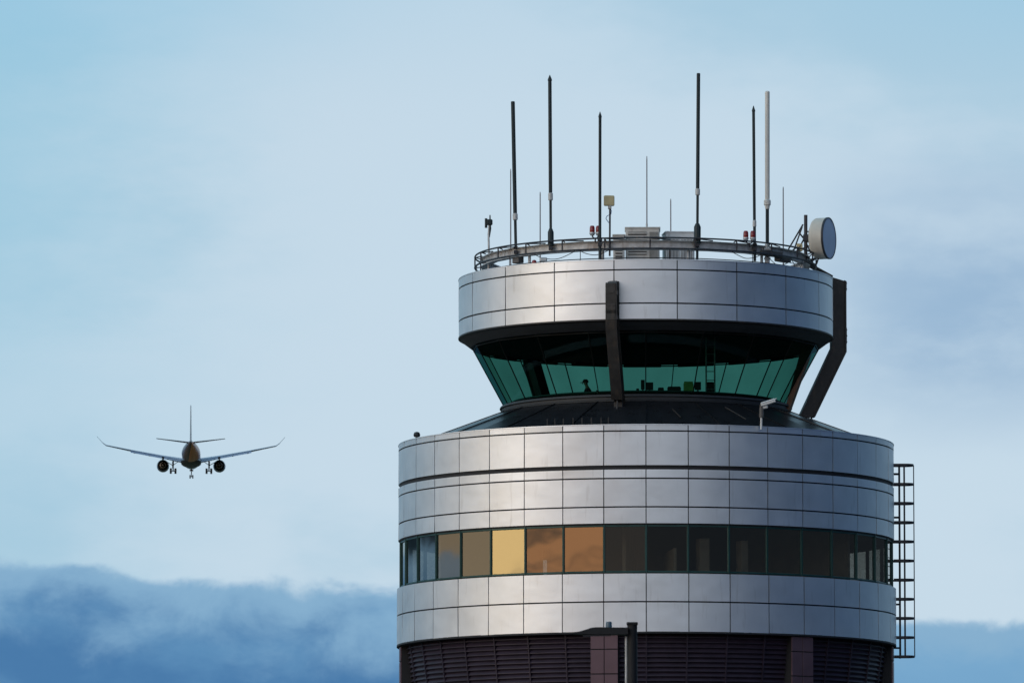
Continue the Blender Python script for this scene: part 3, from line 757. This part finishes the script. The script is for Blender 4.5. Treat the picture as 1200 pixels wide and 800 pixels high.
# ============================================================ STREET LAMP in the foreground
Yl = -D+118
b = at(741, 800, Yl); b.z = 0
o = thing('street_lamp', 'black street lamp with flat arm head in front of the tower base', 'street lamp', b)
q = lambda x, y, dy=0: at(x, y, Yl+dy)-Vector((b.x, b.y, 0))
S = 118/F
zt = q(741,729).z
m = MB(); m.tube([(0,0,0),(0,0,zt)], [.115, .088], 16); m.build('pole', M['blackpost'], o)
m = MB(); m.bbox((0,0,zt-.02), (.20,.20,.05), .01); m.build('pole_cap', M['blackpost'], o)
m = MB(); m.tube([(0,0,0),(0,0,.06)], .22, 16); m.tube([(0,0,.06),(0,0,.35)], [.15,.13], 16); m.build('base_flange', M['blackpost'], o)
poly = [(736,735.4),(700,735),(693,735.6),(686,738),(678,740.2),(672,741),(672.4,742.6),(682,743),(700,743.4),(736,743.2)]
P2 = [q(x, y) for x, y in poly]
m = MB(); m.prism([(p.x, p.z) for p in P2], Vector((0,1,0)), Vector((1,0,0)), UP, (0,0,0), .34); m.build('lamp_head', M['blackpost'], o)
l0 = q(683,743.2); l1 = q(716,743.6)
m = MB(); m.bbox(((l0.x+l1.x)/2,0,l0.z-.012), (l1.x-l0.x,.26,.02), .004); m.build('lens', M['screen'], o)
c_ = q(713.5,735)
m = MB(); m.tube([c_, (c_.x,0,q(713.5,730).z), (c_.x,0,q(713.5,728).z)], [.055,.055,.048], 14)
m.build('photocell', M['bluecap'], o)
m = MB(); e = q(733.8,760); m.tube([(e.x,0,q(733,745).z),(e.x,0,.5)], .022, 8); m.build('conduit_and_lit_edge', M['galv'], o)  # pale strip added to show the pole's lit left edge, no real pipe

# ============================================================ AIRCRAFT
def plane_paint():
    m = bpy.data.materials.new('aircraft_paint'); m.use_nodes = True; nt = m.node_tree; N = nt.nodes; L = nt.links; b = N['Principled BSDF']
    b.inputs['Roughness'].default_value = .3
    tc = N.new('ShaderNodeTexCoord'); sp = N.new('ShaderNodeSeparateXYZ'); L.new(tc.outputs['Object'], sp.inputs[0])
    def mth(op, a, b_=None):
        n = N.new('ShaderNodeMath'); n.operation = op
        for i, v in enumerate((a, b_)):
            if v is None: continue
            if isinstance(v, (int,float)): n.inputs[i].default_value = v
            else: L.new(v, n.inputs[i])
        return n.outputs[0]
    # orange on the right of the rear fuselage: x + .25*z + small slope over y
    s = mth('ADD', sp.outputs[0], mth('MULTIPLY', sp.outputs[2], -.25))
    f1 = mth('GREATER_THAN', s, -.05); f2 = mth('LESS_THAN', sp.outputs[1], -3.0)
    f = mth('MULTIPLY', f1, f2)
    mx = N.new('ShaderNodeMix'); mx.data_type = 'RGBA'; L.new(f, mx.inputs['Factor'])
    # dark belly / tail left, white crown
    g1 = mth('LESS_THAN', sp.outputs[2], mth('MULTIPLY', sp.outputs[1], -.085)); g2 = mth('LESS_THAN', sp.outputs[1], -3.0)
    mx0 = N.new('ShaderNodeMix'); mx0.data_type = 'RGBA'; L.new(mth('MULTIPLY', g1, g2), mx0.inputs['Factor'])
    mx0.inputs['A'].default_value = (.62,.66,.72,1); mx0.inputs['B'].default_value = (.10,.07,.065,1)
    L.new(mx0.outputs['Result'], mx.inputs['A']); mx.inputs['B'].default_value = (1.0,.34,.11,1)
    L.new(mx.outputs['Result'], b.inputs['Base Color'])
    return m
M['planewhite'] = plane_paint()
M['pgrey'] = mat('aircraft_grey', (.24,.30,.42), .35, .1, var=(.5,.1))
M['pdark'] = mat('aircraft_dark', (.03,.03,.035), .4)
M['pnav'] = mat('aircraft_nacelle', (.10,.11,.14), .3, .2)
M['pcore'] = mat('engine_core_metal', (.50,.40,.33), .4, .6)
M['pfin'] = mat('aircraft_fin_paint', (.22,.20,.20), .35)
Yp = -D+1244; c = at(224, 533.5, Yp)
pl = thing('airliner', 'twin engine airliner flying away with landing gear down and upturned wingtips', 'airplane', c)
pl.rotation_euler = (R_(1.0), 0, R_(3.9*0+3.6))
st = [(18.5,-.5,.05,.05),(17.8,-.42,.55,.5),(16.5,-.22,1.15,1.1),(14.5,-.05,1.6,1.6),(12,0,1.75,1.8),(3,0,1.75,1.8),(-6,0,1.75,1.8),(-9,.12,1.62,1.66),(-12,.38,1.32,1.38),(-15,.72,.92,.98),(-17.5,1.0,.52,.58),(-19.0,1.16,.25,.3),(-19.4,1.2,.12,.15)]
m = MB(); n = 28; vs = []; fs = []
for (y, z, rx, rz) in st:
    for k in range(n): a = 2*PI*k/n; vs.append((rx*math.cos(a), y, z+rz*math.sin(a)))
for i in range(len(st)-1):
    for k in range(n): fs.append((i*n+k, i*n+(k+1)%n, (i+1)*n+(k+1)%n, (i+1)*n+k))
fs += [tuple(range(n)), tuple((len(st)-1)*n+k for k in range(n))]
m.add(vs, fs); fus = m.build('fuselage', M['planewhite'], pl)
m = MB(); vs = []; fs = []
bst = [(6.5,-1.2,.3,.2),(5,-1.3,1.5,.6),(2,-1.35,1.9,.85),(-3,-1.35,1.95,.9),(-6,-1.3,1.5,.65),(-8,-1.25,.5,.3)]
for (y, z, rx, rz) in bst:
    for k in range(20): a = 2*PI*k/20; vs.append((rx*math.cos(a), y, z+rz*math.sin(a)))
for i in range(len(bst)-1):
    for k in range(20): fs.append((i*20+k, i*20+(k+1)%20, (i+1)*20+(k+1)%20, (i+1)*20+k))
m.add(vs, fs); m.build('belly_fairing', M['pdark'], pl)
def foil(y0, chord, z, x, th):      # airfoil section ring, leading edge at y0 (forward = +y)
    pr = [(0,0),(.08,.5),(.3,.75),(.6,.5),(1,.04),(1,-.04),(.6,-.25),(.3,-.35),(.08,-.3)]
    return [Vector((x, y0-u*chord, z+v*th)) for u, v in pr]
def loft(secs):
    m = MB(); k = len(secs[0]); vs = [v for s_ in secs for v in s_]; fs = []
    for i in range(len(secs)-1):
        for j in range(k): fs.append((i*k+j, i*k+(j+1)%k, (i+1)*k+(j+1)%k, (i+1)*k+j))
    fs += [tuple(range(k)), tuple((len(secs)-1)*k+j for j in range(k))]
    m.add(vs, fs); return m
for s_ in (-1, 1):
    W = [(1.0,4.6,6.6,-1.05,.85),(5.3,2.6,4.3,-.30,.55),(11,.0,2.8,.72,.32),(15.9,-2.4,1.6,1.62,.20)]
    secs = [foil(y0, ch, z, s_*x, th) for (x, y0, ch, z, th) in W]
    w = loft(secs).build('wing', M['pgrey'], pl)
    loft([foil(-2.4,1.6,1.62,s_*15.9,.2), foil(-2.9,1.2,2.1,s_*16.55,.12), foil(-3.8,.6,3.25,s_*17.6,.07)]).build('winglet', M['pgrey'], w)
    for (xa, xb) in ((1.9,5.0),(5.5,11.3)):       # lowered flaps
        def fs_(x):
            t = (x-1)/(15.9-1); y0 = 4.6+(-2.4-4.6)*t; 
            for i in range(3):
                if W[i][0] <= x <= W[i+1][0]:
                    u = (x-W[i][0])/(W[i+1][0]-W[i][0]); y0 = W[i][1]*(1-u)+W[i+1][1]*u; ch = W[i][2]*(1-u)+W[i+1][2]*u; z = W[i][3]*(1-u)+W[i+1][3]*u
            return y0-ch, z, ch
        ss = []
        for x in (xa, xb):
            yt_, z, ch = fs_(x); cc = ch*.22
            ss.append([Vector((s_*x, yt_+.35, z-.02)), Vector((s_*x, yt_-cc*.5, z-.16)), Vector((s_*x, yt_-cc, z-.48)), Vector((s_*x, yt_-cc*.5, z-.30)), Vector((s_*x, yt_+.3, z-.15))])
        loft(ss).build('flap', M['pgrey'], w)
    for x in (4.4, 7.8, 10.6):
        m = MB(); yt_, z, ch = fs_(x) if False else (0,0,0)
        u = min(1, max(0, (x-1)/14.9)); zz = -1.05+2.67*u-.35; yy = -2.0-1.6*u
        m.tube([(s_*x, yy+1.3, zz+.1), (s_*x, yy, zz-.02), (s_*x, yy-1.4, zz-.12)], [.06,.17,.05], 8); m.build('flap_fairing', M['pgrey'], w)
    # tailplane
    loft([foil(-14.6,2.6,1.35,s_*.5,.26), foil(-16.3,1.2,2.0,s_*6.35,.12)]).build('tailplane', M['pdark'], pl)
    # engine
    ex, ez = 5.3, -1.78
    e = MB(); e.lathe([(.98,2.1),(1.10,1.85),(1.17,1.0),(1.14,-.4),(1.02,-1.5),(.97,-1.52),(.95,-.8)], 32)
    e.v = [Vector((s_*ex+v.x, v.z+2.6, ez+v.y)) for v in e.v]; en = e.build('engine', M['pnav'], pl)
    e = MB(); e.lathe([(.62,1.0),(.66,-1.2),(.50,-2.3),(.46,-2.32),(.44,-1.2)], 28); e.lathe([(.0,-2.9),(.12,-2.6),(.26,-1.9),(.28,-1.2)], 20)
    e.v = [Vector((s_*ex+v.x, v.z+2.6, ez+v.y)) for v in e.v]; e.build('exhaust_core', M['pcore'], en)
    e = MB(); e.lathe([(.0,1.2),(1.12,1.2)], 28); e.v = [Vector((s_*ex+v.x, v.z+2.6, ez+v.y)) for v in e.v]; e.build('fan', M['pdark'], en)
    e = MB(); e.prism([(4.2,-.7),(1.0,-.9),(-.6,-.75),(-.6,-.45),(4.0,-.35)], Vector((1,0,0)), Vector((0,1,0)), UP, (s_*ex,0,0), .28); e.build('pylon', M['pgrey'], en)
    # main gear
    g = MB(); gx = 3.35; g.tube([(s_*gx,-1.2,-.9),(s_*gx,-1.2,-3.0)], [.15,.10], 10); g.tube([(s_*gx-.5,-1.2,-3.0),(s_*gx+.5,-1.2,-3.0)], .08, 8)
    g.tube([(s_*gx,-1.2,-1.9),(s_*(gx-1.1),-1.0,-1.1)], .06, 6); g.tube([(s_*gx,-1.25,-2.0),(s_*(gx+1.1),-.6,-1.3)], .07, 6)
    g.bbox((s_*(gx+.16),-1.2,-1.9), (.06,.9,1.3), .01)
    gr = g.build('main_gear', M['pdark'], pl)
    for k in (-1,1):
        g = MB(); cx_ = s_*gx+k*.44; g.tube([(cx_-.20,-1.2,-3.0),(cx_-.16,-1.2,-3.0),(cx_+.16,-1.2,-3.0),(cx_+.20,-1.2,-3.0)], [.40,.53,.53,.40], 20); g.build('wheel', M['pdark'], gr)
# fin
m = MB(); secs = []
for (z, y0, ch, th) in ((1.2,-11.5,6.0,.34),(2.2,-13.2,4.9,.30),(8.9,-17.6,2.4,.13)):
    secs.append([Vector((v.z*1.0, v.y, z)) for v in foil(y0, ch, 0, 0, th)])
for s_ in secs:
    pass
def finsec(z, y0, ch, th):
    pr = [(0,0),(.1,.4),(.35,.5),(.7,.35),(1,.05),(1,-.05),(.7,-.35),(.35,-.5),(.1,-.4)]
    return [Vector((v*th, y0-u*ch, z)) for u, v in pr]
loft([finsec(1.3,-11.0,6.5,.36), finsec(2.3,-13.2,5.0,.32), finsec(8.0,-17.4,2.6,.16)]).build('tail_fin', M['pfin'], pl)
m = MB(); m.tube([(0,-18.9,1.2),(0,-19.7,1.22)], [.2,.12], 12); m.build('exhaust_pipe', M['pdark'], pl)
g = MB(); g.tube([(0,13,-1.6),(0,13,-3.15)], [.11,.07], 8); g.tube([(-.3,13,-3.15),(.3,13,-3.15)], .05, 6); g.tube([(0,13,-2.4),(0,14.2,-1.6)], .05, 6); g.bbox((0,13.0,-1.95), (.7,.06,.30), .01)
ng = g.build('nose_gear', M['pdark'], pl)
for k in (-1,1):
    g = MB(); cx_ = k*.26; g.tube([(cx_-.12,13,-3.15),(cx_-.09,13,-3.15),(cx_+.09,13,-3.15),(cx_+.12,13,-3.15)], [.26,.35,.35,.26], 18); g.build('wheel', M['pdark'], ng)

# ============================================================ GROUND
def ground_mat():
    m = mat('airfield_grass', (.055,.065,.03), .9, var=(.02,.3), dirt=((.10,.085,.05),.05,.45,.7)); return m
def sheet(name, x0, x1, y0, y1, z, m):
    mb = MB(); mb.add([(x0,y0,z),(x1,y0,z),(x1,y1,z),(x0,y1,z)], [(0,1,2,3)]); o = mb.build(name, m); return tag(o, kind='structure')
sheet('ground', -9000, 9000, -9000, 12000, -.008, ground_mat())
sheet('apron', -90, 90, -60, 60, 0, mat('apron_asphalt', (.05,.05,.052), .9, var=(.3,.2)))
sheet('road', -400, 400, -D+106, -D+122, 0, mat('road_asphalt', (.045,.045,.048), .9, var=(.4,.2)))

# ============================================================ SKY
SUN_AZ, SUN_EL = 58.0, 19.0           # degrees left of the tower-to-camera direction; elevation
w = bpy.data.worlds.new('World'); sc.world = w; w.use_nodes = True
nt = w.node_tree; N = nt.nodes; L = nt.links
bg = N['Background']; SW = .10; bg.inputs['Strength'].default_value = SW
sky = N.new('ShaderNodeTexSky'); sky.sky_type = 'NISHITA'; sky.sun_disc = False
sky.sun_elevation = R_(SUN_EL); sky.sun_rotation = R_(180+SUN_AZ); sky.air_density = 1.0; sky.dust_density = 1.2; sky.ozone_density = 2.0
tc = N.new('ShaderNodeTexCoord'); sp = N.new('ShaderNodeSeparateXYZ'); L.new(tc.outputs['Generated'], sp.inputs[0])
X, Yc, Z = sp.outputs
def mth(op, *a, clamp=False):
    n = N.new('ShaderNodeMath'); n.operation = op; n.use_clamp = clamp
    for i, v in enumerate(a):
        if isinstance(v, (int,float)): n.inputs[i].default_value = v
        else: L.new(v, n.inputs[i])
    return n.outputs[0]
def sm(v, a, b, ta=0, tb=1):
    n = N.new('ShaderNodeMapRange'); n.interpolation_type = 'SMOOTHERSTEP'
    L.new(v, n.inputs['Value']); n.inputs['From Min'].default_value = a; n.inputs['From Max'].default_value = b
    n.inputs['To Min'].default_value = ta; n.inputs['To Max'].default_value = tb; return n.outputs['Result']
def noise(scale, detail, stretch=(1,1,1), off=(0,0,0), rough=.5, dist=0):
    mp = N.new('ShaderNodeMapping'); mp.inputs['Scale'].default_value = stretch; mp.inputs['Location'].default_value = off
    L.new(tc.outputs['Generated'], mp.inputs['Vector'])
    n = N.new('ShaderNodeTexNoise'); n.inputs['Scale'].default_value = scale; n.inputs['Detail'].default_value = detail; n.inputs['Roughness'].default_value = rough; n.inputs['Distortion'].default_value = dist
    L.new(mp.outputs['Vector'], n.inputs['Vector']); return n.outputs['Fac']
def mixc(f, a, b):
    n = N.new('ShaderNodeMix'); n.data_type = 'RGBA'
    if isinstance(f, (int,float)): n.inputs['Factor'].default_value = f
    else: L.new(f, n.inputs['Factor'])
    for k, v in (('A', a), ('B', b)):
        if isinstance(v, tuple): n.inputs[k].default_value = (v[0]/SW, v[1]/SW, v[2]/SW, 1)
        else: L.new(v, n.inputs[k])
    return n.outputs['Result']
def lobe(az, half):                   # soft azimuth lobe; az in degrees clockwise from +Y
    d = mth('ADD', mth('MULTIPLY', X, math.sin(R_(az))), mth('MULTIPLY', Yc, math.cos(R_(az))))
    r = mth('SQRT', mth('ADD', mth('ADD', mth('MULTIPLY', X, X), mth('MULTIPLY', Yc, Yc)), 1e-5))
    return sm(mth('DIVIDE', d, r), math.cos(R_(half)), 1)
c = sky.outputs['Color']
# high thin veil over the pale-blue sky, thicker and thinner in places
vn = noise(11, 5, (1,1,1.8), (.63,.1,.3), .5)
fine = noise(48, 6, (1,1,2.6), (.2,.4,.1), .6)
vn = mth('ADD', vn, mth('MULTIPLY', mth('SUBTRACT', fine, .5), .16))
veil = mixc(sm(vn, .30, .56), (.43,.62,.76), (.575,.715,.83))
c = mixc(sm(Z, -.02, .9, .96, .35), c, veil)
# bluer clear patches towards the upper left, grey-blue cloud to the right
cl = mth('MULTIPLY', mth('SUBTRACT', 1, sm(mth('ADD', X, mth('MULTIPLY', mth('SUBTRACT', fine, .5), .03)), -.115, -.035)), sm(Z, .07, .15, .35, .85))
c = mixc(cl, c, (.305,.57,.73))
hi = mth('MULTIPLY', sm(Z, .128, .165), sm(mth('ABSOLUTE', mth('ADD', X, .01)), .0, .09, .25, .75))
c = mixc(hi, c, (.31,.57,.755))
rn = noise(30, 6, (1,1,2.2), (.1,.5,.9), .55)
rb = mth('MULTIPLY', sm(X, .006, .05), mth('MULTIPLY', sm(Z, .078, .105), sm(Z, .140, .108)))
c = mixc(mth('MULTIPLY', rb, sm(rn, .28, .66, .35, .85)), c, (.28,.44,.63))
# broad bright cloud behind the camera, dark rain cloud to the right
c = mixc(mth('MULTIPLY', sm(lobe(206, 104), 0, .42), sm(Z, .85, .2)), c, (.98,1.02,1.14))
dk = mth('MULTIPLY', lobe(100, 70), sm(Z, .99, .45))
c = mixc(sm(dk, .02, .6), c, (.024,.075,.21))
# low glow where the sun goes down
gn = noise(9, 5, (1,1,5), (.2,.7,.1), .55)
gs = noise(20, 6, (1,1,6), (.5,.2,.8), .6, .6)
c = mixc(mth('MULTIPLY', lobe(180+66, 70), sm(Z, .45, .02)), c, (1.04,1.0,.97))
# dusky belt of far cloud along the horizon
belt = mth('MULTIPLY', sm(Z, .125, .085), sm(Yc, .95, .82))
c = mixc(belt, c, mixc(sm(X, -.3, .35), mixc(sm(Yc, .25, .7), (.10,.095,.09), (.022,.042,.06)), (.028,.036,.045)))
c = mixc(mth('MULTIPLY', lobe(180+84, 42), sm(Z, .15, .08)), c, (.66,.52,.34))
gl3 = mth('MULTIPLY', sm(lobe(180+40, 32), 0, .35), sm(Z, .14, .08))
c = mixc(mth('MULTIPLY', gl3, sm(gs, .40, .56, .22, 1)), c, (1.05,.52,.24))
gl2 = mth('MULTIPLY', sm(lobe(180+66, 14), 0, .5), sm(Z, .15, .09))
c = mixc(mth('MULTIPLY', gl2, sm(gs, .34, .5, .45, 1)), c, (2.5,1.75,.75))
# blue-grey cloud bank near the horizon, sloping down to the right
bn = noise(30, 6, (1,1,1.5), (.11,.0,.0), .46); bn2 = noise(75, 7, (1,1,1.35), (.3,.2,.5), .58, .25)
edge = mth('ADD', mth('MULTIPLY', mth('SUBTRACT', bn, .5), .016), mth('MULTIPLY', mth('SUBTRACT', bn2, .5), .009))
Xc = mth('MAXIMUM', mth('MINIMUM', X, .2), -.2)
top = mth('ADD', mth('SUBTRACT', .0618, mth('MULTIPLY', Xc, .052)), edge)
dz = mth('SUBTRACT', top, Z)
bank = sm(dz, -.0012, .0022); deep = sm(mth('ADD', dz, mth('MULTIPLY', mth('SUBTRACT', bn2, .5), .012)), .0, .013)
lowc = mixc(sm(noise(30,6,(1,1,2),(.9,.4,.2),.55), .36, .62), (.068,.195,.40), (.11,.27,.48))
lowc = mixc(sm(X, -.02, .05, 0, .85), lowc, (.20,.41,.63))
bc = mixc(deep, (.24,.43,.62), lowc)
bankaz = sm(Yc, -.1, .5)
c = mixc(mth('MULTIPLY', bank, bankaz), c, bc)
L.new(c, bg.inputs['Color'])

sd = Vector((-math.sin(R_(SUN_AZ))*math.cos(R_(SUN_EL)), -math.cos(R_(SUN_AZ))*math.cos(R_(SUN_EL)), math.sin(R_(SUN_EL))))
sl = bpy.data.lights.new('sun', 'SUN'); sl.energy = .5; sl.angle = R_(30); sl.color = (1,.90,.80)
so = bpy.data.objects.new('sun', sl); col.objects.link(so); so.rotation_euler = sd.to_track_quat('Z', 'Y').to_euler(); so.location = sd*300

# ============================================================ CAMERA
cd = bpy.data.cameras.new('camera'); co = bpy.data.objects.new('camera', cd); col.objects.link(co)
cd.sensor_width = 36; cd.lens = F/1200*36; cd.clip_start = 1; cd.clip_end = 30000
co.matrix_world = Matrix.Translation(cam_loc) @ Matrix((rt, up, -fw)).transposed().to_4x4()
cd.dof.use_dof = True; cd.dof.focus_distance = D; cd.dof.aperture_fstop = 8
sc.camera = co
sc.render.engine = 'CYCLES'
sc.view_settings.view_transform = 'Standard'; sc.view_settings.look = 'None'; sc.view_settings.exposure = 0; sc.view_settings.gamma = 1
